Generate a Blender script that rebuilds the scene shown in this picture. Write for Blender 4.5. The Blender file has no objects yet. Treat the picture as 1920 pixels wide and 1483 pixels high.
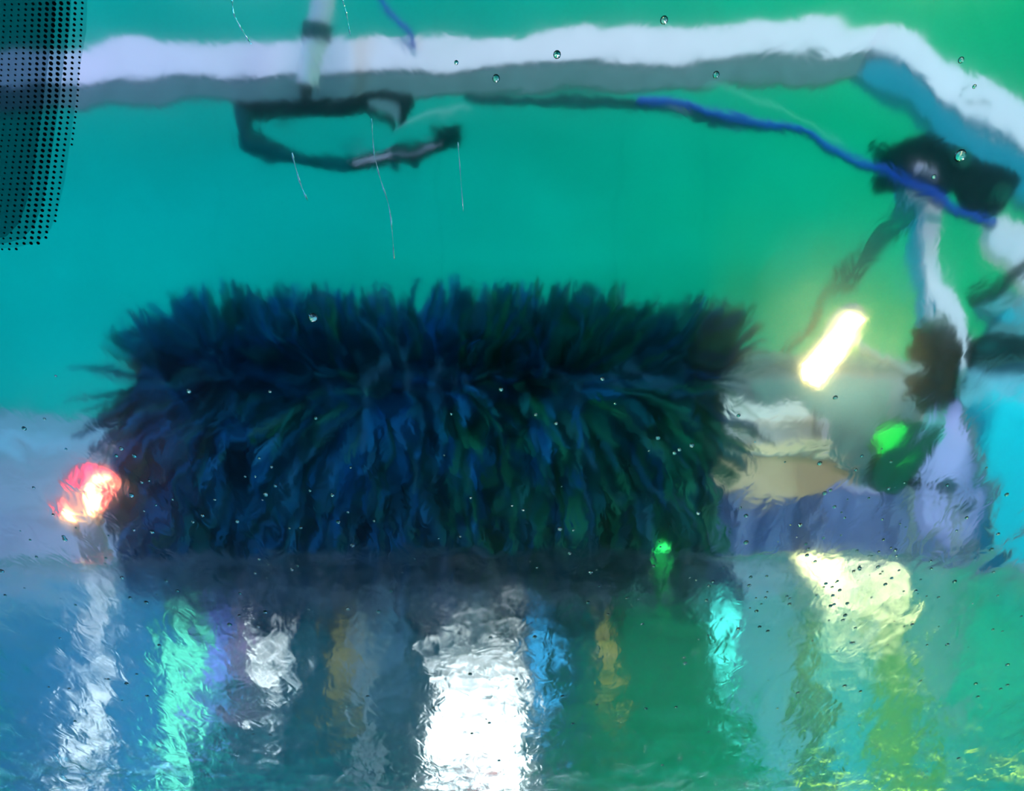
import bpy, bmesh, math, random
from mathutils import Vector, Matrix
random.seed(7)
C = bpy.context.scene.collection
scene = bpy.context.scene

# ---------------------------------------------------------------- camera, world, lights, exposure
F = 1500.0
CAM = Vector((0.0, 0.0, 1.65)); PITCH = math.radians(-11.0)
cd = bpy.data.cameras.new('camera'); cam = bpy.data.objects.new('camera', cd); C.objects.link(cam)
cam.location = CAM; cam.rotation_euler = (math.radians(90) + PITCH, 0, 0)
cd.sensor_fit = 'HORIZONTAL'; cd.sensor_width = 36.0; cd.lens = 36.0 * F / 1920.0
cd.clip_start = 0.02; cd.clip_end = 60
scene.camera = cam
w = bpy.data.worlds.new('world'); scene.world = w; w.use_nodes = True
w.node_tree.nodes['Background'].inputs[0].default_value = (0.03, 0.10, 0.12, 1)
w.node_tree.nodes['Background'].inputs[1].default_value = 0.3
vs = scene.view_settings
vs.view_transform = 'Standard'; vs.look = 'None'; vs.gamma = 1.0; vs.use_curve_mapping = False
vs.exposure = 0.0

def area(name, loc, target, sx, sy, power, col):
    l = bpy.data.lights.new(name, 'AREA'); l.shape = 'RECTANGLE'; l.size = sx; l.size_y = sy
    l.energy = power; l.color = col
    o = bpy.data.objects.new(name, l); C.objects.link(o); o.location = loc
    o.rotation_euler = (Vector(target) - Vector(loc)).to_track_quat('-Z', 'Y').to_euler()
    return o
# white overhead bay lamp, then unseen fill lights added around the bay
area('bay_lamp', (0.4, 1.0, 5.6), (0.2, 4.9, 2.6), 3.0, 0.6, 165, (0.86, 0.88, 1.0))
area('wall_fill_cyan', (-4.3, 5.4, 6.0), (-4.2, 7.5, 2.2), 2.8, 0.3, 55, (0.3, 0.75, 1.0))  # unseen, added for the bluer left of the wall
area('wall_fill_teal', (0.3, 5.7, 0.35), (0.3, 7.5, 2.2), 3.4, 0.25, 13, (0.6, 1.0, 0.8))  # unseen, added low to lift the middle of the wall
area('wall_fill_green', (4.1, 5.4, 6.0), (4.0, 7.5, 2.3), 3.2, 0.3, 84, (0.8, 1.0, 0.06))  # unseen, added for the greener right of the wall
area('low_fill_cyan', (-4.0, 5.7, 0.35), (-4.2, 7.5, 1.8), 2.6, 0.25, 36, (0.15, 0.72, 1.0))  # added low light for the cyan left wall, source unseen
area('low_fill_green', (3.8, 5.7, 0.35), (3.8, 7.5, 2.2), 2.8, 0.25, 34, (0.8, 1.0, 0.08))  # added low light greening the right wall, source unseen
area('floor_fill_violet', (-4.4, 3.2, 3.6), (-3.0, 4.2, 0.0), 1.2, 0.4, 62, (0.60, 0.42, 1.0))  # unseen light added to tint the left floor violet
area('floor_fill_blue', (4.2, 2.0, 3.2), (2.2, 3.6, 0.2), 1.2, 0.5, 42, (0.35, 0.70, 1.0))  # unseen light added over the floor on the right
area('brush_fill_blue', (-3.4, 0.4, 2.6), (-0.4, 2.3, 1.0), 0.8, 0.8, 82, (0.03, 0.45, 1.0))  # added to brighten the brush from the left, source unseen
area('brush_fill_green', (3.2, 0.8, 3.0), (0.3, 2.3, 1.0), 0.8, 0.8, 34, (0.05, 1.0, 0.6))  # added to brighten the right end of the brush, source unseen
area('board_fill_blue', (-3.2, 6.1, 7.7), (-3.2, 7.5, 5.4), 3.2, 0.2, 85, (0.55, 0.7, 1.0))  # added to brighten the mirrored boards on the left
area('board_fill_green', (3.0, 6.1, 7.7), (3.0, 7.5, 5.4), 4.2, 0.2, 135, (0.6, 1.0, 0.7))  # added to brighten the mirrored boards on the right
area('machine_fill', (2.9, 1.5, 1.9), (2.1, 3.2, 0.8), 0.5, 0.4, 44, (0.82, 0.88, 1.0))  # unseen white light added to brighten the machinery

# ---------------------------------------------------------------- helpers
def ray(px, py):
    v = Vector(((px - 960) / F, 1.0, -(py - 741.5) / F))
    c, s = math.cos(PITCH), math.sin(PITCH)
    return Vector((v.x, v.y * c - v.z * s, v.y * s + v.z * c))
def P(px, py, D):                      # a point on the plane y = D
    r = ray(px, py); return CAM + r * (D / r.y)
def srgb(r, g, b):
    f = lambda u: (u / 255 / 12.92) if u / 255 <= 0.04045 else ((u / 255 + 0.055) / 1.055) ** 2.4
    return (f(r), f(g), f(b))
# hood plane, nose slightly raised
HS = 0.045; HP = Vector((0, 0.9, 0.935)); HN = Vector((0, -HS, 1)).normalized()
BW = 7.5                                # distance of the back wall
def R(px, py, D=BW):                    # where the mirror ray off the bonnet lands on the plane y = D
    r = ray(px, py); t = (HP - CAM).dot(HN) / r.dot(HN); h = CAM + r * t
    q = r - 2 * r.dot(HN) * HN
    return h + q * ((D - h.y) / q.y)

def mat(name, col, rough=0.5, metal=0.0, noise=0.0, scale=8.0, bump=0.0, spec=0.5, emit=None, es=0.0, stretch=(1, 1, 1), trans=0.0):
    m = bpy.data.materials.new(name); m.use_nodes = True; n = m.node_tree.nodes; L = m.node_tree.links
    b = n['Principled BSDF']
    b.inputs['Base Color'].default_value = (*col, 1); b.inputs['Roughness'].default_value = rough
    b.inputs['Metallic'].default_value = metal; b.inputs['Specular IOR Level'].default_value = spec
    if trans: b.inputs['Transmission Weight'].default_value = trans
    if emit: b.inputs['Emission Color'].default_value = (*emit, 1); b.inputs['Emission Strength'].default_value = es
    if noise or bump:
        tc = n.new('ShaderNodeTexCoord'); mp = n.new('ShaderNodeMapping'); t = n.new('ShaderNodeTexNoise')
        mp.inputs['Scale'].default_value = stretch; t.inputs['Scale'].default_value = scale; t.inputs['Detail'].default_value = 4
        L.new(tc.outputs['Object'], mp.inputs[0]); L.new(mp.outputs[0], t.inputs['Vector'])
        if noise:
            rp = n.new('ShaderNodeValToRGB')
            rp.color_ramp.elements[0].position = 0.3; rp.color_ramp.elements[1].position = 0.7
            rp.color_ramp.elements[0].color = (*[max(0, c * (1 - noise)) for c in col], 1)
            rp.color_ramp.elements[1].color = (*[min(1, c * (1 + noise)) for c in col], 1)
            L.new(t.outputs['Fac'], rp.inputs[0]); L.new(rp.outputs[0], b.inputs['Base Color'])
        if bump:
            bp = n.new('ShaderNodeBump'); bp.inputs['Distance'].default_value = bump; bp.inputs['Strength'].default_value = 1
            L.new(t.outputs['Fac'], bp.inputs['Height']); L.new(bp.outputs[0], b.inputs['Normal'])
    return m

def obj(name, bm, m, parent=None, smooth=False):
    me = bpy.data.meshes.new(name); bmesh.ops.recalc_face_normals(bm, faces=bm.faces[:]); bm.to_mesh(me); bm.free()
    if smooth:
        for p in me.polygons: p.use_smooth = True
    me.materials.append(m); o = bpy.data.objects.new(name, me); C.objects.link(o)
    if parent:
        o.parent = parent
        par = parent
        T = Matrix.Identity(4)
        chain = []
        while par: chain.append(par); par = par.parent
        for q in reversed(chain): T = T @ Matrix.LocRotScale(q.location, q.rotation_euler, q.scale)
        o.matrix_parent_inverse = T.inverted()
    return o
def tag(o, label=None, cat=None, group=None, kind=None):
    if label: o['label'] = label
    if cat: o['category'] = cat
    if group: o['group'] = group
    if kind: o['kind'] = kind
    return o
def thing(name, loc, label, cat, group=None):
    o = bpy.data.objects.new(name, None); C.objects.link(o); o.location = loc; o.empty_display_size = 0.1
    return tag(o, label, cat, group)
def bx(bm, c, s, rot=None):
    M = Matrix.Translation(c) @ (rot.to_matrix().to_4x4() if rot else Matrix.Identity(4)) @ Matrix.Diagonal((*s, 1))
    return bmesh.ops.create_cube(bm, size=1, matrix=M)['verts']
def box(c, s, bev=0.0, rot=None):
    bm = bmesh.new(); bx(bm, c, s, rot)
    if bev: bmesh.ops.bevel(bm, geom=bm.edges[:], offset=bev, segments=2, affect='EDGES', profile=0.7)
    return bm
def prism(pts, thick, bev=0.0):         # polygon of points, extruded away from the viewer along +y
    bm = bmesh.new()
    a = [bm.verts.new(p) for p in pts]; b = [bm.verts.new(Vector(p) + Vector((0, thick, 0))) for p in pts]
    bm.faces.new(a); bm.faces.new(list(reversed(b)))
    n = len(pts)
    for i in range(n): bm.faces.new((a[i], b[i], b[(i + 1) % n], a[(i + 1) % n]))
    if bev: bmesh.ops.bevel(bm, geom=bm.edges[:], offset=bev, segments=1, affect='EDGES')
    return bm
def ppoly(pxs, D, thick, bev=0.0): return prism([P(x, y, D) for x, y in pxs], thick, bev)
def smoothpts(pts, n=6):
    out = []; p = [pts[0]] + list(pts) + [pts[-1]]
    for i in range(1, len(p) - 2):
        for k in range(n):
            t = k / n; a, b, c, d = p[i - 1], p[i], p[i + 1], p[i + 2]
            out.append(0.5 * ((2 * b) + (c - a) * t + (2 * a - 5 * b + 4 * c - d) * t * t + (3 * b - a - 3 * c + d) * t ** 3))
    out.append(p[-2]); return out
def tube(bm, pts, rad, seg=10):
    pts = [Vector(p) for p in pts]
    n = len(pts); rs = rad if isinstance(rad, (list, tuple)) else [rad] * n
    if len(rs) != n: rs = [rs[min(len(rs) - 1, int(i * (len(rs) - 1) / (n - 1)))] * (1 - ((i * (len(rs) - 1) / (n - 1)) % 1)) + rs[min(len(rs) - 1, int(i * (len(rs) - 1) / (n - 1)) + 1)] * ((i * (len(rs) - 1) / (n - 1)) % 1) for i in range(n)]
    rings = []; up = Vector((0.13, 0.9, 0.31)).normalized()
    for i, p in enumerate(pts):
        t = (pts[min(i + 1, n - 1)] - pts[max(i - 1, 0)]).normalized()
        u = t.cross(up).normalized(); v = t.cross(u)
        rings.append([bm.verts.new(p + (u * math.cos(2 * math.pi * k / seg) + v * math.sin(2 * math.pi * k / seg)) * rs[i]) for k in range(seg)])
    for a, b in zip(rings, rings[1:]):
        for k in range(seg): bm.faces.new((a[k], a[(k + 1) % seg], b[(k + 1) % seg], b[k]))
    bm.faces.new(list(reversed(rings[0]))); bm.faces.new(rings[-1])
    return bm
def tb(pts, rad, seg=10, sm=5): return tube(bmesh.new(), smoothpts([Vector(p) for p in pts], sm) if sm and len(pts) > 2 else pts, rad, seg)
def cyl(c, axis, r, h, seg=20, r2=None):
    axis = Vector(axis).normalized(); c = Vector(c)
    bm = bmesh.new(); q = axis.to_track_quat('Z', 'Y')
    bmesh.ops.create_cone(bm, cap_ends=True, segments=seg, radius1=r, radius2=r if r2 is None else r2, depth=h, matrix=Matrix.Translation(c) @ q.to_matrix().to_4x4())
    return bm
def ball(c, r, sc=(1, 1, 1)):
    bm = bmesh.new(); bmesh.ops.create_uvsphere(bm, u_segments=16, v_segments=10, radius=r, matrix=Matrix.Translation(c) @ Matrix.Diagonal((*sc, 1)))
    return bm

# ---------------------------------------------------------------- materials
M_wall = mat('teal_wall_paint', (0.0, 0.36, 0.29), 0.7, spec=0.02, noise=0.06, scale=1.2, bump=0.002)
M_wallback = mat('joint_dark', (0.0, 0.25, 0.2), 0.8)
M_side = mat('side_wall_paint', (0.0, 0.50, 0.50), 0.6, spec=0.1, noise=0.06, scale=1.0)
M_ceil = mat('ceiling_dark', (0.0, 0.09, 0.10), 0.9, spec=0.0, noise=0.1, scale=2)
M_floor = mat('wet_concrete', (0.29, 0.32, 0.47), 0.35, noise=0.25, scale=3.0, bump=0.004)
M_white = mat('white_powder_coat', (0.80, 0.80, 0.84), 0.4, noise=0.03, scale=6)
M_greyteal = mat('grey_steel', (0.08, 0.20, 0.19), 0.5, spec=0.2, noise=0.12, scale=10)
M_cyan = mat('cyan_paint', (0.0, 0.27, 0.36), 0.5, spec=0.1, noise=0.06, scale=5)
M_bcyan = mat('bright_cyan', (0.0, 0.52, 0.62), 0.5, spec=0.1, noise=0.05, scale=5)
M_black = mat('black_rubber', (0.0, 0.012, 0.013), 0.6, spec=0.02, noise=0.3, scale=30)
M_darkteal = mat('dark_hose', (0.0, 0.05, 0.055), 0.5, spec=0.03, noise=0.3, scale=20)
M_blue = mat('blue_cable', (0.0, 0.045, 0.40), 0.4, spec=0.15, noise=0.15, scale=20)
M_steel = mat('polished_steel', (0.75, 0.78, 0.82), 0.15, metal=1.0, noise=0.05, scale=20)
M_pipe = mat('grey_pipe', (0.33, 0.45, 0.50), 0.35, noise=0.15, scale=14)
M_pipeclear = mat('pale_collar', (0.36, 0.50, 0.48), 0.35, noise=0.2, scale=20)
M_beige = mat('beige_plastic', (0.62, 0.55, 0.36), 0.5, noise=0.1, scale=10)
M_paleblue = mat('pale_blue_plastic', (0.45, 0.55, 0.68), 0.5, noise=0.08, scale=10)
M_lav = mat('lavender_panel', (0.42, 0.48, 0.88), 0.5, noise=0.1, scale=6)
M_grey = mat('grey_sheet', (0.20, 0.30, 0.30), 0.5, noise=0.2, scale=6)
M_dgreen = mat('dark_green_plastic', (0.0, 0.07, 0.045), 0.5, spec=0.05, noise=0.3, scale=14)
def bristle_mat(name, col):
    return mat(name, col, 0.6, noise=0.25, scale=25, spec=0.08)
BR = [bristle_mat('navy_bristle', (0.0, 0.060, 0.118)), bristle_mat('blue_lit_bristle', (0.0, 0.095, 0.23)),
      bristle_mat('teal_bristle', (0.0, 0.080, 0.088)), bristle_mat('green_lit_bristle', (0.0, 0.11, 0.065))]  # blue and green light on the brush put into these bristle colours
def lamp_mat(name, col, s): return mat(name, tuple(c * 0.6 for c in col), 0.4, emit=col, es=s)
E_warm = lamp_mat('warm_tube_glow', (1.0, 0.85, 0.32), 60)
E_white = lamp_mat('white_glow', (1.0, 1.0, 1.0), 10)
E_red = lamp_mat('red_glow', (1.0, 0.02, 0.10), 3.0)
E_redcore = lamp_mat('red_lamp_core_glow', (1.0, 0.62, 0.22), 40)
E_green = lamp_mat('green_glow', (0.02, 0.9, 0.15), 2.2)
E_mint = lamp_mat('mint_glow', (0.16, 0.95, 0.60), 2.4)
E_cyanL = lamp_mat('cyan_glow', (0.1, 1.0, 0.95), 6)
E_violet = lamp_mat('violet_glow', (0.25, 0.3, 1.0), 2.4)
E_amber = lamp_mat('amber_glow', (1.0, 0.75, 0.12), 1.6)
E_blueL = lamp_mat('blue_glow', (0.05, 0.5, 1.0), 2.5)

# ---------------------------------------------------------------- setting
CZ = 8.0
tag(obj('floor', box((0, 2.2, -0.05), (11.6, 11.4, 0.1)), M_floor), kind='structure')
tag(obj('ceiling', box((0, 2.2, CZ + 0.05), (11.6, 11.4, 0.1)), M_ceil), kind='structure')
tag(obj('wall_left', box((-5.75, 2.2, CZ / 2), (0.1, 10.6, CZ)), M_side), kind='structure')
tag(obj('wall_right', box((5.75, 2.2, CZ / 2), (0.1, 10.6, CZ)), M_side), kind='structure')
tag(obj('wall_rear', box((0, -3.1, CZ / 2), (11.4, 0.1, CZ)), M_ceil), kind='structure')
wb = tag(obj('wall_front', box((0, BW + 0.09, CZ / 2), (11.4, 0.1, CZ)), M_wallback), kind='structure')
xs = [-5.7, -2.7, -0.62, 0.95, 1.75, 3.6, 5.7]
for a, b in zip(xs, xs[1:]):
    obj('sheet', box(((a + b) / 2, BW + 0.02, CZ / 2), (b - a - 0.003, 0.04, CZ - 0.01)), M_wall, wb)

# unseen boards added high on the far wall to colour the bonnet's reflections
def wallboard(name, pxs, m, depth, label, cat, group=None, back=0.01):
    yf = BW - depth - back; pts = [R(x, y, yf) for x, y in pxs]
    pts = [Vector((p.x, yf, min(p.z, CZ - 0.03))) for p in pts]
    return tag(obj(name, prism(pts, depth), m), label, cat, group)
M_dpanel = mat('dark_board_paint', (0.0, 0.12, 0.15), 0.8, spec=0.0, noise=0.35, scale=4, stretch=(3, 1, 0.5))
M_bpanel = mat('added_blue_board', (0.06, 0.36, 0.62), 0.8, spec=0.0, noise=0.25, scale=4, stretch=(2, 1, 0.5))
M_gpanel = mat('added_green_board', (0.0, 0.25, 0.15), 0.8, spec=0.0, noise=0.15, scale=4)
M_pblue = mat('added_pale_blue_board', (0.12, 0.44, 0.72), 0.8, spec=0.0, noise=0.15, scale=3)
M_gcol = mat('green_column', (0.0, 0.19, 0.12), 0.8, spec=0.0, noise=0.15, scale=3)
M_ygreen = mat('added_yellow_green_board', (0.12, 0.42, 0.20), 0.8, spec=0.0, noise=0.15, scale=3)

# ---------------------------------------------------------------- car: bonnet and windscreen
car = thing('car', (0, 0.3, 0), 'wet silver bonnet and rain-streaked windscreen of the car in the wash bay', 'car')
def hood_mat():
    m = bpy.data.materials.new('wet_car_paint'); m.use_nodes = True; n = m.node_tree.nodes; L = m.node_tree.links
    b = n['Principled BSDF']; b.inputs['Base Color'].default_value = (0.74, 0.86, 0.88, 1); b.inputs['Metallic'].default_value = 1
    b.inputs['Roughness'].default_value = 0.025
    tc = n.new('ShaderNodeTexCoord')
    def nz(sc, st, det):
        mp = n.new('ShaderNodeMapping'); mp.inputs['Scale'].default_value = st
        t = n.new('ShaderNodeTexNoise'); t.inputs['Scale'].default_value = sc; t.inputs['Detail'].default_value = det; t.inputs['Distortion'].default_value = 0.6
        L.new(tc.outputs['Object'], mp.inputs[0]); L.new(mp.outputs[0], t.inputs['Vector']); return t
    a = nz(42, (0.32, 1.6, 1), 3); c = nz(9, (0.25, 1.3, 1), 2)
    b1 = n.new('ShaderNodeBump'); b1.inputs['Distance'].default_value = 0.0008
    b2 = n.new('ShaderNodeBump'); b2.inputs['Distance'].default_value = 0.0009
    L.new(a.outputs['Fac'], b1.inputs['Height']); L.new(c.outputs['Fac'], b2.inputs['Height'])
    L.new(b2.outputs[0], b1.inputs['Normal']); L.new(b1.outputs[0], b.inputs['Normal'])
    return m
bm = bmesh.new()
NX, NY = 40, 30; y0, y1 = 0.84, 1.80; grid = []
def hz(x, y):
    z = HP.z + HS * (y - HP.y)
    e = max(0, y - 1.66 + 0.04 * x * x); z -= 3.2 * e * e            # nose rolls down
    e2 = max(0, abs(x) - 1.10); z -= 1.2 * e2 * e2
    return z
for j in range(NY + 1):
    row = []
    for i in range(NX + 1):
        x = -1.25 + 2.5 * i / NX; y = y0 + (y1 - y0) * j / NY
        row.append(bm.verts.new((x, y, hz(x, y))))
    grid.append(row)
for j in range(NY):
    for i in range(NX): bm.faces.new((grid[j][i], grid[j][i + 1], grid[j + 1][i + 1], grid[j + 1][i]))
bmesh.ops.solidify(bm, geom=bm.faces[:], thickness=0.02)
hood = obj('bonnet', bm, hood_mat(), car, smooth=True)

# body under the bonnet: grille end and wings, down to the tyres
M_paint = mat('silver_car_paint', (0.35, 0.42, 0.45), 0.25, metal=0.8, noise=0.04, scale=6)
obj('front_body', box((0, 1.32, 0.58), (2.3, 0.74, 0.50), 0.05), M_paint, car, smooth=False)
for sx in (-1, 1):
    obj('tyre', cyl((sx * 0.95, 1.25, 0.33), (1, 0, 0), 0.33, 0.2, 28), M_black, car)

# cabin below and around the viewer
M_trim = mat('black_dashboard_plastic', (0.004, 0.005, 0.006), 0.8, spec=0.1, noise=0.2, scale=30)
obj('dashboard', prism([(-0.9, 0.2, 0.50), (0.9, 0.2, 0.50), (0.9, 0.2, 0.93), (-0.9, 0.2, 0.93)], 0.64, 0.01), M_trim, car)
obj('cabin_floor', box((0, -0.8, 0.3), (1.9, 2.0, 0.06)), M_trim, car)
for sx in (-1, 1):
    obj('door_panel', box((sx * 0.98, -0.55, 0.62), (0.08, 2.7, 0.72), 0.02), M_trim, car)
    obj('front_seat', box((sx * 0.42, -0.6, 0.72), (0.5, 0.5, 0.8), 0.08), M_trim, car)
obj('rear_bulkhead', box((0, -1.85, 1.2), (1.9, 0.06, 1.8)), M_trim, car)
obj('roof_lining', box((0, -0.75, 2.08), (1.9, 2.2, 0.05)), M_trim, car)

# windscreen: local XY is the pane
SL = math.atan(2.2)
def glass_mat(name, bumps):
    m = bpy.data.materials.new(name); m.use_nodes = True; n = m.node_tree.nodes; L = m.node_tree.links
    n.remove(n['Principled BSDF']); out = n['Material Output']
    g1 = n.new('ShaderNodeBsdfGlass'); g1.inputs['IOR'].default_value = 1.33; g1.inputs['Roughness'].default_value = 0.0
    g2 = n.new('ShaderNodeBsdfRefraction'); g2.inputs['IOR'].default_value = 1.33; g2.inputs['Roughness'].default_value = 0.42
    mx = n.new('ShaderNodeMixShader'); mx.inputs[0].default_value = 0.0
    L.new(g1.outputs[0], mx.inputs[1]); L.new(g2.outputs[0], mx.inputs[2]); L.new(mx.outputs[0], out.inputs[0])
    if bumps:
        mx.inputs[0].default_value = 0.045; g1.inputs['Roughness'].default_value = 0.105
        tc = n.new('ShaderNodeTexCoord'); prev = None
        for sc, st, det, dist, grad in bumps:
            mp = n.new('ShaderNodeMapping'); mp.inputs['Scale'].default_value = st
            t = n.new('ShaderNodeTexNoise'); t.inputs['Scale'].default_value = sc; t.inputs['Detail'].default_value = det; t.inputs['Distortion'].default_value = 0.5
            L.new(tc.outputs['Object'], mp.inputs[0]); L.new(mp.outputs[0], t.inputs['Vector'])
            b = n.new('ShaderNodeBump'); b.inputs['Distance'].default_value = dist
            if grad:                                   # the film runs thicker low on the pane
                sp = n.new('ShaderNodeSeparateXYZ'); L.new(tc.outputs['Object'], sp.inputs[0])
                mr = n.new('ShaderNodeMapRange'); mr.inputs['From Min'].default_value = grad[0]; mr.inputs['From Max'].default_value = grad[1]
                mr.inputs['To Min'].default_value = grad[2]; mr.inputs['To Max'].default_value = grad[3]
                L.new(sp.outputs['Y'], mr.inputs['Value']); L.new(mr.outputs[0], b.inputs['Strength'])
            L.new(t.outputs['Fac'], b.inputs['Height'])
            if prev: L.new(prev.outputs[0], b.inputs['Normal'])
            prev = b
        L.new(prev.outputs[0], g1.inputs['Normal']); L.new(prev.outputs[0], g2.inputs['Normal'])
    return m
WB = Vector((0, 0.86, 0.98))            # foot of the pane
up = Vector((0, -math.cos(SL), math.sin(SL))); wn = Vector((0, math.sin(SL), math.cos(SL)))  # up the pane, outwards
def W(px, py, off=0.0):                 # pixel ray meets the pane (inner face), offset outwards
    r = ray(px, py); t = (WB - CAM).dot(wn) / r.dot(wn); return CAM + r * t + wn * off
def wl(px, py, off=0.0):
    q = W(px, py) - WB; return Vector((q.x, q.dot(up), off))
def wobj(name, bm, m, parent):          # mesh given in pane coordinates
    me = bpy.data.meshes.new(name); bm.to_mesh(me); bm.free(); me.materials.append(m)
    o = bpy.data.objects.new(name, me); C.objects.link(o); o.parent = parent; return o
wrot = Matrix(((1, 0, 0), (0, up.y, wn.y), (0, up.z, wn.z)))
TH = 0.005; HW, HH = 0.86, 1.05
bm = bmesh.new()
v = [bm.verts.new((x, y, z)) for z in (0, TH) for x, y in ((-HW, 0), (HW, 0), (HW, HH), (-HW, HH))]
faces = [(3, 2, 1, 0), (4, 5, 6, 7), (0, 1, 5, 4), (1, 2, 6, 5), (2, 3, 7, 6), (3, 0, 4, 7)]
for f in faces: bm.faces.new([v[i] for i in f])
me = bpy.data.meshes.new('windscreen'); bm.to_mesh(me); bm.free()
G_in = glass_mat('windscreen_glass', None)
G_out = glass_mat('wet_windscreen_face', [(16, (1, 0.7, 1), 1.0, 0.0022, None), (60, (1, 0.7, 1), 2.0, 0.00055, (0.15, 0.65, 1.0, 0.25))])
me.materials.append(G_in); me.materials.append(G_out); me.polygons[1].material_index = 1
ws = bpy.data.objects.new('windscreen', me); C.objects.link(ws); ws.parent = car
ws.matrix_local = Matrix.Translation(WB - car.location) @ wrot.to_4x4()
# dotted black print and tint band behind the mirror, inner side of the pane
M_dot = mat('black_ceramic_print', (0.0, 0.012, 0.013), 0.7)
def tint_mat(col):
    m = bpy.data.materials.new('mirror_tint_film'); m.use_nodes = True; n = m.node_tree.nodes; L = m.node_tree.links
    n.remove(n['Principled BSDF']); t = n.new('ShaderNodeBsdfTransparent'); t.inputs[0].default_value = col
    L.new(t.outputs[0], n['Material Output'].inputs[0]); return m
edge = [(175, -60), (170, 60), (158, 130), (148, 210), (138, 280), (130, 340), (118, 390), (104, 430), (80, 455), (40, 465), (-60, 472), (-60, -60)]
def inside(px, py):
    if py > 468: return False
    for (x0, ya), (x1, yb) in zip(edge, edge[1:]):
        if ya <= py <= yb: return px <= x0 + (x1 - x0) * (py - ya) / (yb - ya)
    return False
for k, (ins, col) in enumerate([(8, (0.62, 0.75, 0.76, 1)), (38, (0.42, 0.58, 0.60, 1)), (66, (0.42, 0.50, 0.54, 1))]):
    z = -0.0003 - 0.0004 * k
    bm = bmesh.new(); lo = [bm.verts.new(wl(x - ins, y - ins * 0.2, z - 0.0001)) for x, y in edge]; hi = [bm.verts.new(wl(x - ins, y - ins * 0.2, z)) for x, y in edge]
    bm.faces.new(lo)
    fb = wobj('tint_film', bm, tint_mat(col), ws); fb['label'] = 'smoky tinted patch at the edge of the windscreen'
bm = bmesh.new()
for r in range(-4, 48):
    for c in range(-6, 14):
        px = 170 - 13.2 * (c + 0.5 * (r % 2) * 0) - r * 0.55 - max(0, r - 18) * 0.75; py = 4 + r * 10.2 + c * 0.3
        if inside(px + 3, py):
            k = min(1.0, 0.45 + 0.13 * c) if c < 5 else max(0.5, 1.0 - 0.1 * (c - 5))
            o = wl(px, py, -0.0016); rr = 0.0013 * k
            ring = [bm.verts.new(o + Vector((rr * math.cos(a), rr * math.sin(a), 0))) for a in [j * math.pi / 3 for j in range(6)]]
            rb = [bm.verts.new(q.co + Vector((0, 0, 0.0002))) for q in ring]
            bm.faces.new(ring); bm.faces.new(list(reversed(rb)))
            for j in range(6): bm.faces.new((ring[j], rb[j], rb[(j + 1) % 6], ring[(j + 1) % 6]))
dots = wobj('printed_dots', bm, M_dot, ws); dots['kind'] = 'stuff'; dots['label'] = 'rows of small black printed dots'

# water beads and rivulets on the outer face
M_water = bpy.data.materials.new('water'); M_water.use_nodes = True
nn = M_water.node_tree.nodes; nn.remove(nn['Principled BSDF']); gg = nn.new('ShaderNodeBsdfGlass'); gg.inputs['IOR'].default_value = 1.33
gg.inputs['Roughness'].default_value = 0.02; M_water.node_tree.links.new(gg.outputs[0], nn['Material Output'].inputs[0])
def bead(bm, c, r, h):                  # low dome, pane coordinates
    n = 10; ringA = [bm.verts.new(c + Vector((r * math.cos(2 * math.pi * k / n), r * 1.1 * math.sin(2 * math.pi * k / n), 0))) for k in range(n)]
    ringB = [bm.verts.new(c + Vector((0.62 * r * math.cos(2 * math.pi * k / n), 0.7 * r * math.sin(2 * math.pi * k / n), h * 0.75))) for k in range(n)]
    top = bm.verts.new(c + Vector((0, 0, h)))
    for k in range(n):
        bm.faces.new((ringA[k], ringA[(k + 1) % n], ringB[(k + 1) % n], ringB[k])); bm.faces.new((ringB[k], ringB[(k + 1) % n], top))
    bm.faces.new(list(reversed(ringA)))
bm = bmesh.new()
for px, py, r in [(1247, 40, 9), (1345, 143, 8), (1807, 115, 7), (1832, 165, 5), (1805, 295, 15), (855, 120, 5), (930, 150, 9), (1130, 715, 7), (585, 600, 14), (1045, 105, 9), (1755, 335, 6)]:
    bead(bm, wl(px, py, TH), r * 0.00026, r * 0.00003)
for _ in range(240):
    px = random.uniform(0, 1920); py = random.triangular(700, 1480, 1160); rb_ = random.uniform(0.0008, 0.0024); bead(bm, wl(px, py, TH), rb_, rb_ * 0.11)
for _ in range(70):
    px = random.gauss(1610, 110); py = random.gauss(1060, 90); rb_ = random.uniform(0.0007, 0.0020); bead(bm, wl(px, py, TH), rb_, rb_ * 0.2)
be = wobj('water_beads', bm, M_water, ws); be['kind'] = 'stuff'
for p in be.data.polygons: p.use_smooth = True
def riv(pxs, r):
    pts = smoothpts([wl(x, y, TH) for x, y in pxs], 5); bm = bmesh.new(); rows = []
    for i, p in enumerate(pts):
        t = (pts[min(i + 1, len(pts) - 1)] - pts[max(0, i - 1)]).normalized(); s = Vector((-t.y, t.x, 0)); rr = r * (0.6 + 0.4 * math.sin(i * 1.7))
        rows.append([bm.verts.new(p - s * rr), bm.verts.new(p + Vector((0, 0, rr * 0.07))), bm.verts.new(p + s * rr)])
    for a, b in zip(rows, rows[1:]):
        bm.faces.new((a[0], a[1], b[1], b[0])); bm.faces.new((a[1], a[2], b[2], b[1])); bm.faces.new((a[0], b[0], b[2], a[2]))
    o = wobj('water_rivulet', bm, M_water, ws)
    for p in o.data.polygons: p.use_smooth = True
riv([(432, 0), (436, 30), (455, 65), (468, 85)], 0.00072)
riv([(640, 0), (648, 30), (655, 70)], 0.00054)
riv([(695, 225), (700, 290), (712, 340), (730, 400), (738, 490)], 0.00060)
riv([(545, 290), (560, 345), (575, 380)], 0.00072)
riv([(858, 270), (862, 320), (868, 400)], 0.00042)

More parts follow.
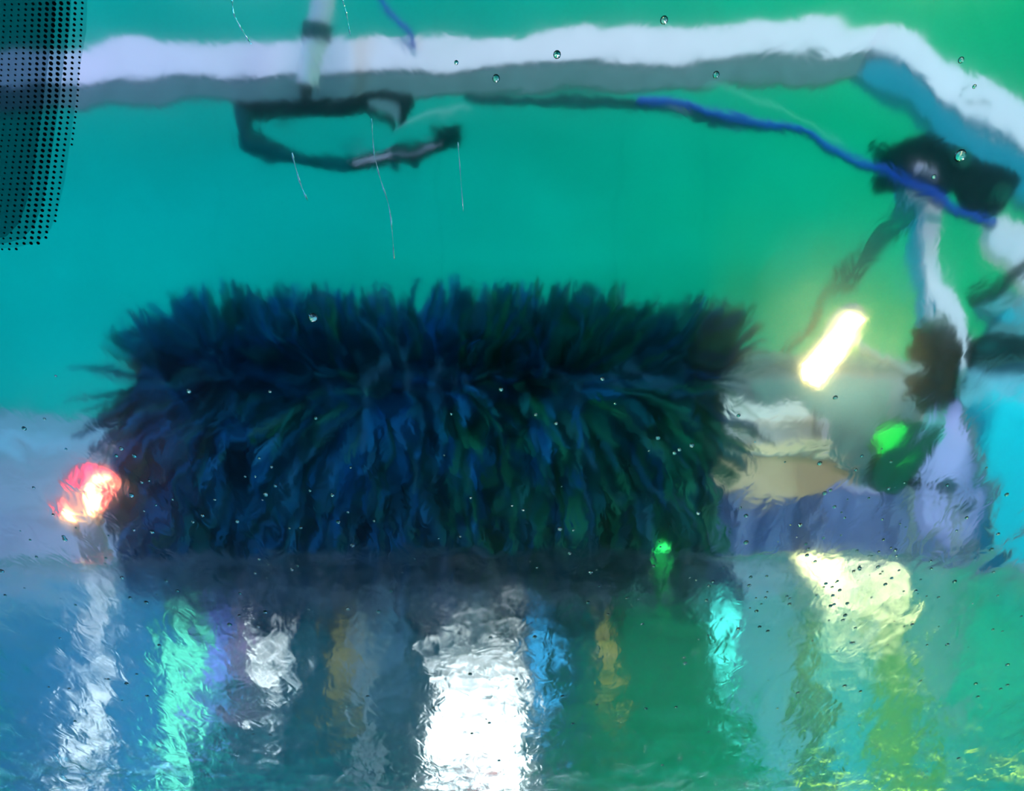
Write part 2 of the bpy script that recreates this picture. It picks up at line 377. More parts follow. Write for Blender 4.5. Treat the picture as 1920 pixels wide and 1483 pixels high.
# beads on the bonnet
bm = bmesh.new()
for _ in range(700):
    x = random.uniform(-1.15, 1.15); y = 0.9 + 0.85 * random.random() ** 0.8; r = random.uniform(0.0012, 0.0042)
    bead(bm, Vector((x, y, hz(x, y) - 0.0002)), r, r * 0.45)
o = obj('bonnet_water_beads', bm, M_water, car, smooth=True); o['kind'] = 'stuff'

# ---------------------------------------------------------------- roller brush
BXC, BY, BZ, BHL = -0.26, 2.36, 1.09, 0.79
brush = thing('roller_brush', (BXC, BY, BZ), 'wide dark blue horizontal roller brush with splayed bristles in front of the bonnet', 'brush')
obj('shaft', tb([(BXC - BHL - 0.05, BY, BZ), (BXC + BHL + 0.12, BY, BZ)], 0.045, 16, 0), M_greyteal, brush)
obj('core', cyl((BXC, BY, BZ), (1, 0, 0), 0.27, BHL * 1.92, 40), BR[0], brush)
def strip(bm, L, wd, bend, curl):
    rows = []; N = 4
    for i in range(N + 1):
        t = i / N; ww = wd * (1 - 0.75 * t ** 2); x = bend * t * t; y = curl * t * t
        rows.append((bm.verts.new((x - ww / 2, y, L * t)), bm.verts.new((x + ww / 2, y + 0.004 * (1 - t), L * t)), bm.verts.new((x, y - 0.005 * (1 - t) - 0.001, L * t))))
    for a, b in zip(rows, rows[1:]):
        bm.faces.new((a[0], a[1], b[1], b[0])); bm.faces.new((a[1], a[2], b[2], b[1])); bm.faces.new((a[2], a[0], b[0], b[2]))
protos = []
for k in range(8):
    bm = bmesh.new(); strip(bm, 1.0, random.uniform(0.026, 0.055), random.uniform(-0.04, 0.04), random.uniform(-0.05, 0.05))
    me = bpy.data.meshes.new('bristle'); bm.to_mesh(me); bm.free(); me.materials.append(BR[[0, 0, 1, 2, 2, 1, 0, 3][k]])
    for p in me.polygons: p.use_smooth = True
    protos.append(me)
def clump(x, a): return 0.5 + 0.5 * math.sin(x * 31 + 2.1 * math.sin(a * 5) + 1.3 * math.sin(x * 77))
def place(x, ang, L):
    # ang 0 = straight up, positive = towards the viewer
    ux = (x / BHL); up_ = max(0, math.cos(ang))
    splay = 0.08 * ux + (0.46 * ux if ux > 0 else 0.22 * ux) * up_ + 0.13 * math.sin(x * 11 + 1) * up_ + random.uniform(-0.08, 0.08)
    k = min(1.0, max(0.0, (ang - 0.15) / 1.1)) * 0.82 if ang > 0 else 0.0      # the front ones hang down under their own weight
    rad = Vector((0, -math.sin(ang), math.cos(ang)))
    d = (rad * (1 - k) + Vector((0, -0.05, -1)) * k + Vector((splay, 0, 0))).normalized()
    q = d.to_track_quat('Z', 'X'); e = Matrix.Rotation(random.uniform(-0.6, 0.6), 3, 'Z')
    # face the strip's width along x
    zc = d; xc = (Vector((1, 0, 0)) - zc * zc.x).normalized(); yc = zc.cross(xc)
    Rm = Matrix((xc, yc, zc)).transposed() @ e
    base = Vector((BXC + x, BY, BZ)) + rad * (0.16 + 0.13 * k)
    return Matrix.Translation(base) @ (Rm.to_4x4() @ Matrix.Diagonal((1, 1, L, 1)))
def blen(x, ang):
    L = 0.19 + 0.09 * clump(x, ang) + random.uniform(-0.03, 0.02)
    if x < -0.6: L -= 0.10 * max(0, math.cos(ang)) * (-x - 0.6) / 0.26 + 0.0
    return L
inv = Matrix.Translation(brush.location).inverted()
for i in range(300):
    x = random.uniform(-BHL, BHL); ang = random.uniform(-0.35, 2.0) if i % 2 else random.uniform(-0.4, 0.6)
    x0 = (x + BHL) / (2 * BHL)
    me = protos[random.choice([0, 1, 2, 6, 5]) if random.random() > x0 ** 1.5 else random.choice([3, 4, 7, 0])]  # greener strips to the right stand in for green light there
    o = bpy.data.objects.new('bristle', me); C.objects.link(o); o.parent = brush
    o.matrix_local = inv @ place(x, ang, blen(x, ang))
for k in range(4):
    bm = bmesh.new()
    for i in range(900):
        x = random.uniform(-BHL, BHL) if k != 3 else random.uniform(0.1 * BHL, BHL)  # green-lit colour kept to the right part of the brush
        if k == 1: x = random.uniform(-BHL, 0.55 * BHL)
        ang = random.uniform(-0.8, 3.4)
        t = bmesh.new(); strip(t, 1.0, random.uniform(0.018, 0.045), random.uniform(-0.04, 0.04), random.uniform(-0.05, 0.05))
        M = inv @ place(x, ang, blen(x, ang)); vm = {v: bm.verts.new(M @ v.co) for v in t.verts}
        for f in t.faces: bm.faces.new([vm[v] for v in f.verts])
        t.free()
    me = bpy.data.meshes.new('bristle_mass'); bm.to_mesh(me); bm.free(); me.materials.append(BR[k])
    o = bpy.data.objects.new('bristle_mass', me); C.objects.link(o); o.parent = brush; o['kind'] = 'stuff'

# ---------------------------------------------------------------- gantry
GD = 3.1
GS = 1.6                                # the gantry stands 5 m off, its fittings sized to match
def PG(x, y, D): return P(x, y, D * GS)
def gpoly(pxs, D, th, bev=0.0): return ppoly(pxs, D * GS, th * GS, bev)
def gtb(pts, rad, seg=10, sm=5): return tb(pts, [q * GS for q in rad] if isinstance(rad, (list, tuple)) else rad * GS, seg, sm)
def gcyl(c, ax, r_, h, seg=20): return cyl(c, ax, r_ * GS, h * GS, seg)
def gball(c, r_): return ball(c, r_ * GS)
gan = thing('gantry_frame', (0.3, GD * GS, 0), 'white square-tube gantry frame spanning the bay above the brush with a sloping right shoulder', 'gantry')
obj('top_rail', gpoly([(-400, 108), (500, 78), (1225, 46), (1662, 38), (1640, 92), (1225, 112), (500, 142), (-400, 172)], GD, 0.12, 0.004), M_white, gan)
o = obj('rail_underside', gpoly([(-400, 165), (500, 135), (1225, 106), (1640, 88), (1618, 143), (1225, 162), (700, 188), (-400, 205)], GD + 0.02, 0.09), M_greyteal, gan); o['label'] = 'underside of the rail, its shade put into a darker grey-green colour'  # shade under the rail put into this strip's dark colour
obj('shoulder_rail', gpoly([(1662, 38), (1700, 50), (1800, 115), (1960, 222), (2160, 360), (2160, 440), (1960, 302), (1780, 185), (1640, 92)], GD - 0.01, 0.12, 0.004), M_white, gan)
o = obj('shoulder_underside', gpoly([(1650, 95), (1780, 180), (1960, 296), (2160, 436), (2160, 560), (1950, 400), (1800, 290), (1700, 205), (1618, 143)], GD + 0.02, 0.09), M_cyan, gan); o['label'] = 'underside of the sloping shoulder, cyan light put into its paint'  # cyan light under the shoulder put into the paint
obj('inner_post', gpoly([(1718, 350), (1748, 365), (1762, 440), (1775, 520), (1815, 610), (1810, 700), (1790, 690), (1752, 600), (1732, 520), (1722, 440)], GD - 0.06, 0.08), M_white, gan)
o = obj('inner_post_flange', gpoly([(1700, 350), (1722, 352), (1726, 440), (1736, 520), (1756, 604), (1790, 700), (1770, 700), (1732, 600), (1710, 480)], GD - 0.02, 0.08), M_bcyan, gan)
# the posts that carry the frame
obj('outer_post', gpoly([(1868, 408), (1900, 410), (1960, 470), (2130, 610), (2130, 690), (1950, 560), (1885, 490), (1862, 460)], GD - 0.03, 0.1), M_white, gan)
pl = PG(-400, 172, GD)
obj('left_post', box((pl.x + 0.09, GD * GS + 0.1, pl.z / 2 + 0.03), (0.18, 0.18, pl.z)), M_white, gan)
pr = PG(2160, 400, GD)
obj('right_post', box((pr.x, GD * GS + 0.1, pr.z / 2), (0.2, 0.18, pr.z)), M_white, gan)
for px, py in [(1832, 165), (1825, 182), (1845, 197)]:
    obj('bolt', gcyl(PG(px, py, GD - 0.015), (0, 1, 0), 0.007, 0.016, 8), M_greyteal, gan)

# hanging pipe over the rail
pp = thing('drop_pipe', PG(600, -40, 2.88), 'grey drop pipe with a dark collar hanging across the white top rail', 'pipe')
obj('riser', tube(bmesh.new(), [PG(610, -155, 2.88), Vector((PG(610, -155, 2.88).x, PG(610, -155, 2.88).y, CZ))], 0.05, 14), M_pipe, pp)
obj('pipe', gtb([PG(610, -160, 2.88), PG(600, 0, 2.88), PG(588, 55, 2.88)], 0.034, 14), M_pipe, pp)
obj('collar', gtb([PG(590, 48, 2.88), PG(586, 78, 2.88)], [0.046, 0.042], 16, 0), M_darkteal, pp)
obj('fitting', gtb([PG(586, 76, 2.88), PG(580, 120, 2.88), PG(572, 160, 2.88)], [0.036, 0.032, 0.028], 14), M_pipeclear, pp)
obj('tip', gtb([PG(574, 155, 2.88), PG(568, 192, 2.88)], [0.026, 0.010], 12, 0), M_black, pp)

# hook-shaped spray arm
hk = thing('spray_arm', PG(600, 195, 2.98), 'black hooked spray arm clamped under the left half of the white rail', 'spray arm')
obj('mount_bar', gpoly([(445, 190), (560, 190), (640, 182), (768, 180), (770, 206), (700, 218), (620, 224), (560, 218), (445, 222)], 2.96, 0.07, 0.004), M_black, hk)
obj('bent_tube', gtb([PG(460, 205, 2.95), PG(455, 235, 2.95), PG(470, 268, 2.95), (PG(520, 280, 2.95)), PG(590, 293, 2.95), PG(670, 302, 2.95)], [0.042, 0.046, 0.052, 0.042, 0.030, 0.032], 12), M_darkteal, hk)
obj('lance', gtb([PG(660, 302, 2.94), PG(730, 292, 2.94), PG(800, 280, 2.94), PG(862, 268, 2.94)], [0.031, 0.030, 0.027, 0.028], 12), M_black, hk)
o = obj('chrome_strip', gtb([PG(664, 297, 2.91), PG(720, 291, 2.91), PG(790, 279, 2.91), PG(855, 266, 2.91)], 0.0055, 8), M_steel, hk); o['label'] = 'bright chrome strip'
obj('nozzle', gtb([PG(815, 265, 2.94), PG(866, 262, 2.94)], [0.038, 0.046], 12, 0), M_black, hk)
obj('nozzle_lip', box(PG(866, 258, 2.94), (0.022, 0.08, 0.10), 0.003), M_black, hk)
obj('lug', gball(PG(733, 308, 2.95), 0.022), M_darkteal, hk); obj('lug', gball(PG(780, 298, 2.95), 0.024), M_darkteal, hk)
# valve block under the rail
vb = thing('valve_block', PG(745, 205, 2.93), 'small black valve block with a short dangling lever under the rail', 'valve')
obj('body', gpoly([(735, 184), (768, 182), (762, 236), (738, 232)], 2.90, 0.05, 0.004), M_black, vb)
obj('side_plate', gpoly([(702, 200), (738, 198), (738, 232), (712, 218)], 2.91, 0.04, 0.003), M_greyteal, vb)
obj('lever', gtb([PG(694, 218, 2.9), PG(712, 226, 2.9), PG(722, 240, 2.9)], 0.012, 8), M_black, vb)
obj('rod', gtb([PG(728, 240, 2.9), PG(762, 239, 2.9)], 0.0045, 8, 0), M_steel, vb)

# cables
o = thing('blue_hose', PG(740, 0, 3.0), 'short bright blue hose dropping onto the top of the rail', 'hose')
obj('hose', gtb([PG(700, -60, 3.05), PG(722, -5, 3.05), PG(748, 35, 3.05), PG(772, 55, 3.05), PG(781, 86, 3.08)], 0.010, 10), M_blue, o)
cb = thing('cable_bundle', PG(1250, 190, 2.9), 'sagging bundle of blue and dark cables running from the rail to the black clamp', 'cable')
def wob(pxs, D, dy): return [PG(x, y + dy, D) for x, y in pxs]
path = [(880, 186), (980, 188), (1100, 184), (1190, 186), (1300, 200), (1400, 222), (1500, 255), (1600, 300), (1700, 345), (1790, 392), (1870, 420)]
o = obj('blue_cable', gtb(wob(path[3:], 2.84, -2), 0.013, 10), M_blue, cb)
obj('dark_cable', gtb(wob(path, 2.88, 5), 0.014, 10), M_darkteal, cb)
obj('dark_cable', gtb([PG(1000, 196, 2.87), PG(1200, 200, 2.87), PG(1330, 224, 2.86), PG(1420, 236, 2.86), PG(1520, 262, 2.86), PG(1620, 312, 2.86), PG(1700, 345, 2.86)], 0.011, 10), M_darkteal, cb)
obj('thin_cable', gtb([PG(1200, 188, 2.86), PG(1360, 232, 2.86), PG(1450, 236, 2.86), PG(1560, 282, 2.86), PG(1690, 348, 2.86)], 0.008, 8), mat('teal_blue_cable', (0.0, 0.12, 0.22), 0.4), cb)
wr = thing('thin_wire', PG(1360, 160, 2.9), 'hair-thin pale wire falling from the rail past the cables', 'wire')
obj('wire', gtb([PG(1330, 155, 2.9), PG(1390, 172, 2.9), PG(1470, 205, 2.9), PG(1580, 270, 2.9)], 0.0022, 6), mat('pale_wire', (0.1, 0.6, 0.5), 0.3), wr)
wr2 = thing('guy_wire', PG(800, 230, 2.9), 'short pale wire stretched beside the black valve block', 'wire')
obj('wire', gtb([PG(760, 240, 2.9), PG(820, 226, 2.9), PG(882, 208, 2.9)], 0.003, 6), mat('pale_wire', (0.3, 0.6, 0.55), 0.3), wr2)

# black clamp on the shoulder
cl = thing('cable_clamp', PG(1780, 320, 2.85), 'big black cable clamp with bolts bolted below the sloping shoulder', 'clamp')
obj('body', gpoly([(1655, 268), (1700, 258), (1780, 262), (1815, 276), (1862, 296), (1912, 345), (1905, 362), (1888, 400), (1862, 404), (1826, 380), (1820, 352), (1770, 362), (1690, 320), (1655, 300)], 2.86, 0.10, 0.008), M_black, cl)
obj('foot', gpoly([(1646, 335), (1690, 352), (1700, 366), (1650, 368)], 2.90, 0.06, 0.003), M_black, cl)
for px, py, r in [(1803, 293, 0.036), (1868, 366, 0.030)]:
    b = obj('bolt', gcyl(PG(px, py, 2.84), (0, 1, 0), r, 0.04, 6), M_dgreen, cl)
    obj('washer', gcyl(PG(px, py, 2.815), (0, 1, 0), r * 0.45, 0.02, 16), M_pipeclear, b)
obj('pivot', gball(PG(1727, 325, 2.80), 0.018), mat('pink_plastic', (0.4, 0.36, 0.5), 0.4), cl)

# thin dark rope down to the lamp
rp = thing('rope', PG(1570, 540, 2.75), 'thin dark rope slanting down from the clamp towards the bright lamp', 'rope')
obj('upper_rope', gtb([PG(1700, 360, 2.82), PG(1685, 405, 2.8), PG(1640, 450, 2.78), PG(1600, 500, 2.75), PG(1590, 525, 2.74)], [0.006, 0.014, 0.018, 0.014, 0.012], 10), M_darkteal, rp)
obj('lower_rope', gtb([PG(1590, 522, 2.74), PG(1545, 560, 2.7), PG(1520, 610, 2.7), PG(1480, 645, 2.7), PG(1450, 690, 2.7)], [0.010, 0.007, 0.012, 0.008, 0.012], 10), M_darkteal, rp)

# ---------------------------------------------------------------- lamps seen directly
def tubelamp(a, b, D, r, m, name, label, house=True):
    A, B = P(*a, D), P(*b, D); t = thing(name, (A + B) / 2, label, 'lamp')
    d = (B - A).normalized()
    obj('bulb', tb([A, B], r, 16, 0), m, t)
    obj('housing', tube(bmesh.new(), [A + Vector((0, r * 1.3, r * 0.9)) - d * 0.02, B + Vector((0, r * 1.3, r * 0.9)) + d * 0.02], r * 1.15, 6), M_grey, t)
    for q, s in ((A, -1), (B, 1)): obj('end_cap', cyl(q + d * s * 0.012, d, r * 1.05, 0.02, 14), M_grey, t)
    return t
tubelamp((1605, 600), (1520, 715), 2.44, 0.033, E_warm, 'tube_lamp', 'glaring warm-white tube lamp tilted beside the right end of the brush')
obj('lamp_arm', tb([P(1600, 630, 2.50), P(1680, 690, 2.7), P(1725, 690, 2.85)], 0.014, 10), M_grey, bpy.data.objects['tube_lamp'])

rl = thing('warning_lamp', P(165, 930, 2.7), 'round red warning lamp glowing at the left end of the brush', 'lamp')
obj('lens', ball(P(170, 915, 2.70), 0.072, (1.0, 0.6, 0.9)), E_red, rl)
obj('core', ball(P(168, 932, 2.64), 0.024, (1.5, 0.6, 1.0)), E_redcore, rl)
obj('bezel', cyl(P(170, 915, 2.76), (0, 1, 0), 0.09, 0.05, 24), M_grey, rl)
pz = P(170, 960, 2.8)
obj('post', box((pz.x, 2.82, pz.z / 2 + 0.05), (0.05, 0.05, pz.z + 0.05)), M_grey, rl)

gl = thing('green_flare_light', P(1245, 1060, 1.92), 'small green light added on a stalk for the flare in front of the brush', 'lamp')  # added light for a green flare on the brush
obj('lens', ball(P(1243, 1040, 1.92), 0.020, (0.9, 0.9, 1.7)), E_green, gl)
gp = P(1243, 1062, 1.92)
obj('stalk', box((gp.x, gp.y, gp.z / 2), (0.014, 0.014, gp.z)), M_dgreen, gl)

# ---------------------------------------------------------------- machinery on the right
D1 = 3.3
M_leg = mat('slate_blue_leg', (0.14, 0.24, 0.46), 0.6, spec=0.1, noise=0.1)
def legs(t, x0, x1, y, ztop, d=0.2):
    for x in (x0 + 0.03, x1 - 0.03):
        for yy in (y + 0.03, y + d - 0.03): obj('leg', box((x, yy, ztop / 2), (0.035, 0.035, ztop)), M_leg, t)
def pbox(name, a, b, D, depth, m, parent, bev=0.01):
    A, B = P(*a, D), P(*b, D)
    return obj(name, box(((A.x + B.x) / 2, D + depth / 2, (A.z + B.z) / 2), (abs(B.x - A.x), depth, abs(A.z - B.z)), bev), m, parent)
t = thing('white_tank', P(1480, 820, D1), 'pale blue-white box on legs behind the right end of the brush', 'tank')
pbox('body', (1352, 792), (1528, 842), D1, 0.25, M_paleblue, t); pbox('lid', (1346, 784), (1534, 794), D1 - 0.01, 0.27, M_white, t, 0.003)
pbox('outlet', (1532, 790), (1556, 838), D1 + 0.02, 0.05, M_paleblue, t, 0.005)
A = P(1352, 842, D1); B = P(1528, 842, D1); legs(t, A.x, B.x, D1, A.z, 0.25)
obj('hanger', tb([P(1532, 770, D1 - 0.02), P(1530, 815, D1 - 0.02), P(1538, 850, D1 - 0.02)], 0.008, 8), M_darkteal, t)
obj('hanger', tb([P(1404, 812, D1 - 0.02), P(1400, 838, D1 - 0.02)], 0.006, 8, 0), M_darkteal, t)
t = thing('beige_bin', P(1470, 900, 3.0), 'beige trough with a dark rim below the pale blue box', 'bin')
obj('body', ppoly([(1345, 862), (1415, 846), (1515, 842), (1600, 860), (1600, 905), (1500, 935), (1400, 942), (1352, 925)], 3.0, 0.22, 0.01), M_beige, t)
obj('rim', tb([P(1338, 856, 2.99), P(1410, 846, 2.99), P(1440, 852, 2.99), P(1515, 842, 2.99), P(1600, 858, 2.99)], 0.012, 8), M_grey, t)
A = P(1380, 935, 3.0); B = P(1560, 935, 3.0); legs(t, A.x, B.x, 3.0, A.z, 0.2)
t = thing('grey_haze_box', P(1400, 740, 3.9), 'dull grey box shape added for the haze around the glaring tube lamp', 'cabinet')  # solid grey shape standing in for haze around the tube lamp
pbox('body', (1325, 690), (1700, 980), 3.9, 0.3, mat('haze_grey', (0.22, 0.34, 0.34), 0.5, noise=0.35, scale=3), t, 0.03)
pbox('top_cover', (1318, 682), (1705, 700), 3.88, 0.33, M_greyteal, t, 0.01)
pbox('door', (1420, 715), (1640, 960), 3.885, 0.03, mat('haze_green', (0.10, 0.34, 0.30), 0.5, noise=0.3, scale=3), t, 0.005)
A = P(1350, 980, 3.9); B = P(1680, 980, 3.9); legs(t, A.x, B.x, 3.9, A.z, 0.3)
t = thing('control_box', P(1690, 860, 2.8), 'dark green control box with a lit green button beside the lavender panel', 'control box')
obj('body', ppoly([(1660, 800), (1715, 790), (1750, 800), (1735, 840), (1728, 880), (1712, 912), (1680, 924), (1640, 910), (1648, 865)], 2.8, 0.12, 0.008), M_dgreen, t)
obj('button', ppoly([(1636, 812), (1668, 798), (1700, 800), (1696, 838), (1668, 848), (1642, 838)], 2.77, 0.05, 0.008), lamp_mat('green_button_glow', (0.0, 0.8, 0.08), 0.55), t)
obj('knob', ball(P(1722, 900, 2.79), 0.03), M_black, t)
A = P(1690, 915, 2.85)
obj('stand', box((A.x, 2.88, A.z / 2), (0.05, 0.05, A.z)), M_leg, t)
t = thing('lavender_screen', P(1790, 860, 2.95), 'lavender splash panel between the control box and the cyan cabinet', 'panel')
obj('sheet', ppoly([(1742, 752), (1800, 752), (1818, 790), (1822, 830), (1842, 880), (1838, 960), (1800, 1020), (1730, 1030), (1722, 940), (1738, 880), (1742, 840)], 3.10, 0.03, 0.006), M_lav, t)
obj('edge', tb([P(1740, 745, 3.09), P(1746, 800, 3.09), P(1752, 830, 3.09)], 0.010, 8), lamp_mat('teal_edge_glow', (0, 0.7, 0.5), 0.3), t)  # panel edge is no lamp; a faint glow is put into its material
obj('seam', tb([P(1822, 775, 2.93), P(1826, 825, 2.93), P(1848, 880, 2.93), P(1852, 930, 2.93), P(1866, 985, 2.93), P(1890, 1040, 2.93)], 0.015, 8), M_greyteal, t)
A = P(1780, 1020, 3.10)
for dx in (-0.08, 0.08): obj('foot', box((A.x + dx, 3.115, A.z / 2), (0.03, 0.03, A.z + 0.02)), M_grey, t)
t = thing('cyan_cabinet', P(1920, 900, 2.9), 'bright cyan cabinet at the right edge below the black side brush', 'cabinet')
obj('body', ppoly([(1848, 740), (1880, 722), (2100, 715), (2100, 1180), (1905, 1180), (1895, 1080), (1862, 960), (1850, 850)], 3.16, 0.3, 0.01), M_bcyan, t)
A = P(1960, 1180, 3.16)
obj('plinth', box((A.x + 0.12, 3.31, A.z / 2), (0.5, 0.28, A.z + 0.04)), M_cyan, t)
t = thing('side_brush', P(1745, 690, 2.9), 'short dark vertical side brush below the pale inner post', 'brush')
sb = P(1740, 680, 2.95)
obj('hub', cyl(sb, (0, 0, 1), 0.035, 0.34, 16), M_dgreen, t)
bmm = None
def tuft_root(c, n, r, h, m, parent, spread=0.3):
    for i in range(n):
        a = 2.4 * i; z = c.z - h / 2 + h * (i + 0.5) / n
        d = Vector((math.cos(a), math.sin(a), random.uniform(-spread, spread))).normalized()
        obj('tuft', tube(bmesh.new(), [Vector((c.x, c.y, z)), Vector((c.x, c.y, z)) + d * r * 0.6, Vector((c.x, c.y, z)) + d * r * random.uniform(0.85, 1.1) + Vector((0, 0, -0.02))], [0.018, 0.026, 0.008], 7), m, parent)
tuft_root(sb, 46, 0.085, 0.26, M_black, t)
sp = P(1740, 750, 2.95); obj('stand', box((sb.x, 2.97, sp.z / 2 - 0.02), (0.04, 0.04, sp.z)), M_grey, t)
t = thing('guide_arm', P(1880, 600, 2.8), 'black jointed guide arm reaching in from the right edge', 'arm')
obj('upper_link', tb([P(1832, 562, 2.8), P(1870, 540, 2.8), P(1912, 510, 2.8), P(1990, 480, 2.8)], [0.020, 0.022, 0.024, 0.024], 10), M_black, t)
obj('lower_link', ppoly([(1826, 626), (1870, 622), (1990, 640), (1990, 700), (1940, 672), (1905, 668), (1870, 672), (1834, 700), (1822, 670)], 2.8, 0.08, 0.006), M_black, t)
obj('gusset', ppoly([(1850, 566), (1900, 545), (1985, 560), (1985, 645), (1930, 640), (1862, 625)], 2.84, 0.05, 0.006), mat('teal_gusset', (0.0, 0.20, 0.24), 0.45, noise=0.5, scale=12), t)
obj('joint', cyl(P(1890, 590, 2.80), (0, 1, 0), 0.03, 0.05, 14), M_cyan, t)
obj('joint', cyl(P(1862, 648, 2.78), (0, 1, 0), 0.022, 0.05, 14), M_darkteal, t)
rz = P(1985, 640, 2.86)
obj('carrier', box((rz.x + 0.09, 2.88, rz.z / 2 + 0.15), (0.08, 0.08, rz.z + 0.3)), M_grey, t)
t = thing('teal_hood', P(1860, 720, 2.88), 'pale teal sloping cover over the cyan cabinet', 'cover')
obj('cover', ppoly([(1798, 705), (1835, 690), (1905, 672), (1955, 680), (1955, 742), (1880, 735), (1850, 760), (1830, 780), (1800, 755)], 2.905, 0.085, 0.01), mat('pale_teal', (0.10, 0.42, 0.55), 0.4, noise=0.3, scale=8), t)
obj('latch', cyl(P(1818, 715, 2.89), (0, 1, 0), 0.014, 0.03, 12), M_darkteal, t)
t = thing('dark_stop', P(1792, 925, 2.75), 'small dark teal rubber stop in front of the lavender panel', 'stop')
obj('pad', ppoly([(1776, 912), (1795, 908), (1820, 922), (1806, 938), (1776, 936)], 2.75, 0.06, 0.006), M_darkteal, t)
A = P(1796, 930, 2.78); obj('stem', box((A.x, 2.79, A.z / 2), (0.02, 0.02, A.z)), M_grey, t)
# low lavender and blue splash kerb on the right
t = thing('low_barrier', P(1600, 980, 3.1), 'low blue-lavender kerb wall on the floor right of the brush', 'barrier')
A = P(1315, 925, 3.62); B = P(1850, 1200, 3.62)
obj('panel', box(((A.x + B.x) / 2, 3.66, A.z / 2), (B.x - A.x, 0.08, A.z), 0.02), mat('kerb_paint', (0.26, 0.44, 0.86), 0.5, noise=0.3, scale=3), t)
obj('capping', box(((A.x + B.x) / 2, 3.66, A.z + 0.01), (B.x - A.x + 0.02, 0.11, 0.03), 0.008), M_lav, t)

# ---------------------------------------------------------------- high on the far wall: lamps and added boards that the bonnet mirrors
def rlamp(name, x0, y0_, x1, y1_, m, label, cat='lamp', frame=True, group=None):
    d = 0.10
    q = [R(x0, y0_, BW - d), R(x1, y0_, BW - d), R(x1, y1_, BW - d), R(x0, y1_, BW - d)]
    q = [Vector((p.x, BW - d, min(p.z, CZ - 0.04))) for p in q]
    c = sum(q, Vector()) / 4
    t = thing(name, (c.x, BW - 0.03, c.z), label, cat, group)
    obj('diffuser', prism(q, 0.02, 0.004), m, t)
    obj('housing', prism([c + (p - c) * 1.0 + (p - c).normalized() * 0.02 + Vector((0, 0.02, 0)) for p in q], 0.025), M_grey, t)
    return t
wallboard('added_dark_board', [(478, 1110), (1130, 1110), (1010, 1500), (385, 1500)], M_dpanel, 0.03, 'large dark board added high on the far wall to be mirrored in the middle of the bonnet', 'board')
wallboard('added_green_board', [(1150, 1130), (1240, 1110), (1335, 1110), (1400, 1390), (1410, 1500), (1030, 1500)], M_gpanel, 0.02, 'broad green board added to be mirrored between the floodlight and the pale blue board', 'board')
wallboard('added_blue_board', [(-300, 1130), (300, 1130), (300, 1500), (-300, 1500)], M_bpanel, 0.03, 'dull blue board added high on the far wall to be mirrored at the left of the bonnet', 'board')
wallboard('added_pale_blue_board', [(1342, 1088), (1484, 1088), (1496, 1500), (1470, 1500), (1418, 1390)], M_pblue, 0.02, 'pale blue board added to be mirrored beside the dark green column', 'board')
wallboard('green_column', [(1488, 1150), (1535, 1150), (1560, 1500), (1500, 1500)], M_gcol, 0.05, 'narrow dark green column mirrored at the right of the bonnet', 'column')
wallboard('added_azure_board', [(1540, 1165), (1630, 1165), (1640, 1500), (1562, 1500)], mat('azure_board_paint', (0.0, 0.48, 0.75), 0.8, spec=0.0, noise=0.2, scale=3), 0.02, 'azure board added to be mirrored just right of the dark green column', 'board')
wallboard('added_yellow_green_board', [(1634, 1168), (1706, 1168), (1730, 1500), (1642, 1500)], M_ygreen, 0.02, 'yellow-green board added to be mirrored under the brightest glare', 'board')
wallboard('added_powder_blue_board', [(1712, 1092), (1800, 1092), (1796, 1380), (1735, 1380)], M_pblue, 0.02, 'powder blue board added to be mirrored near the right edge of the bonnet', 'board')
t = rlamp('floodlight', 812, 1315, 978, 1500, lamp_mat('dim_floodlight_centre', (0.55, 0.52, 0.58), 0.8), 'large white rectangular floodlight mirrored in the middle of the bonnet')
def seg(x0, ya, x1, yb_):
    q = [R(x0, ya, BW - 0.125), R(x1, ya, BW - 0.125), R(x1, yb_, BW - 0.125), R(x0, yb_, BW - 0.125)]
    q = [Vector((p.x, BW - 0.125, min(p.z, CZ - 0.05))) for p in q]
    obj('light_strip', prism(q, 0.018, 0.003), E_white, t)
seg(812, 1315, 978, 1385); seg(812, 1387, 856, 1440); seg(918, 1387, 978, 1500)
rlamp('strip_light', 312, 1150, 358, 1500, E_mint, 'tall mint-green strip light mirrored at the left of the bonnet')
rlamp('wall_lamp', 148, 1105, 205, 1185, lamp_mat('soft_white_glow', (0.85, 0.88, 1.0), 1.6), 'soft white wall lamp mirrored top left of the bonnet')
rlamp('wall_lamp', 142, 1290, 200, 1420, lamp_mat('soft_white_glow', (0.9, 0.95, 1.0), 3.0), 'tall white wall lamp mirrored low on the left of the bonnet')
rlamp('wall_lamp', 484, 1125, 548, 1190, lamp_mat('square_white_glow', (1, 1, 1), 60), 'square bright white wall lamp mirrored just under the brush')
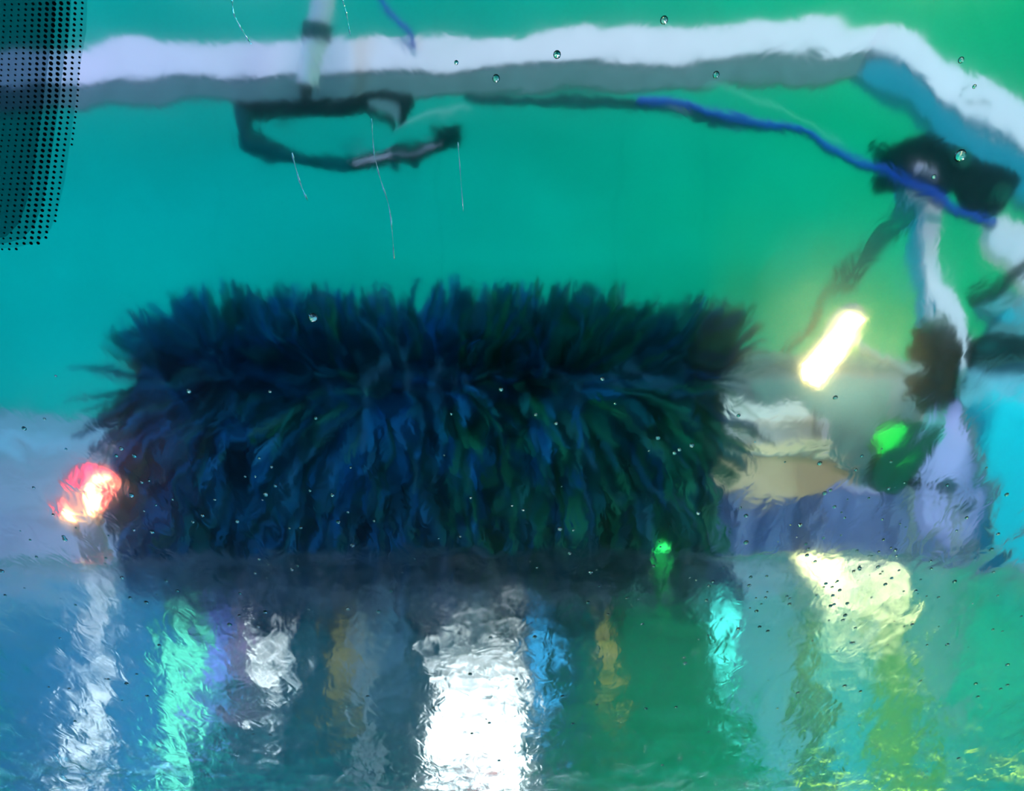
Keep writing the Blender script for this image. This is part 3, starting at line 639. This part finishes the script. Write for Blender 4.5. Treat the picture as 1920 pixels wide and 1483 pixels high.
rlamp('wall_lamp', 618, 1112, 650, 1150, lamp_mat('dim_white_glow', (0.9, 0.95, 1.0), 1.0), 'small dim white wall lamp mirrored under the middle of the brush')
rlamp('led_panel', 372, 1200, 425, 1290, E_violet, 'blue-violet LED panel mirrored beside the mint strip')
rlamp('led_panel', 432, 1170, 475, 1270, lamp_mat('pink_glow', (0.50, 0.28, 0.55), 0.8), 'dusky pink LED panel mirrored beside the blue-violet one')
rlamp('amber_lamp', 615, 1200, 665, 1300, lamp_mat('dull_amber_glow', (0.5, 0.38, 0.06), 0.55), 'dull amber lamp mirrored left of the floodlight')
rlamp('amber_lamp', 1120, 1070, 1155, 1170, lamp_mat('pale_amber_glow', (0.9, 0.75, 0.45), 1.0), 'pale amber lamp mirrored under the right half of the brush')
rlamp('amber_lamp', 1122, 1185, 1158, 1265, lamp_mat('gold_amber_glow', (0.6, 0.5, 0.06), 0.6), 'golden amber lamp mirrored directly below the pale amber one')
rlamp('cyan_lamp', 1340, 1115, 1378, 1205, E_cyanL, 'brilliant cyan-white lamp mirrored under the right end of the brush')
rlamp('blue_lamp', 1000, 1190, 1035, 1300, E_blueL, 'clear blue lamp mirrored right of the floodlight')
rlamp('glare_flood', 1545, 1086, 1696, 1116, lamp_mat('warm_white_glow', (1.0, 0.9, 0.45), 12), 'broad warm-white light added to widen the brightest mirrored glare at the right of the bonnet')  # added emitter that enlarges the glare in the bonnet
wallboard('added_turquoise_board', [(1805, 1130), (2150, 1130), (2150, 1500), (1735, 1500), (1735, 1400), (1805, 1400)], mat('turquoise_board_paint', (0.0, 0.60, 0.72), 0.8, spec=0.0, noise=0.15, scale=3), 0.02, 'turquoise board added to be mirrored at the far right of the bonnet', 'board')
rlamp('red_lamp', 868, 1505, 935, 1540, lamp_mat('soft_red_glow', (1.0, 0.12, 0.1), 2.0), 'soft red lamp mirrored at the foot of the floodlight')
wallboard('added_grey_blue_board', [(680, 1160), (770, 1160), (760, 1300), (700, 1300)], mat('grey_blue_board_paint', (0.12, 0.28, 0.42), 0.5, noise=0.2, scale=3), 0.02, 'grey-blue board added to be mirrored left of the floodlight', 'board', back=0.045)
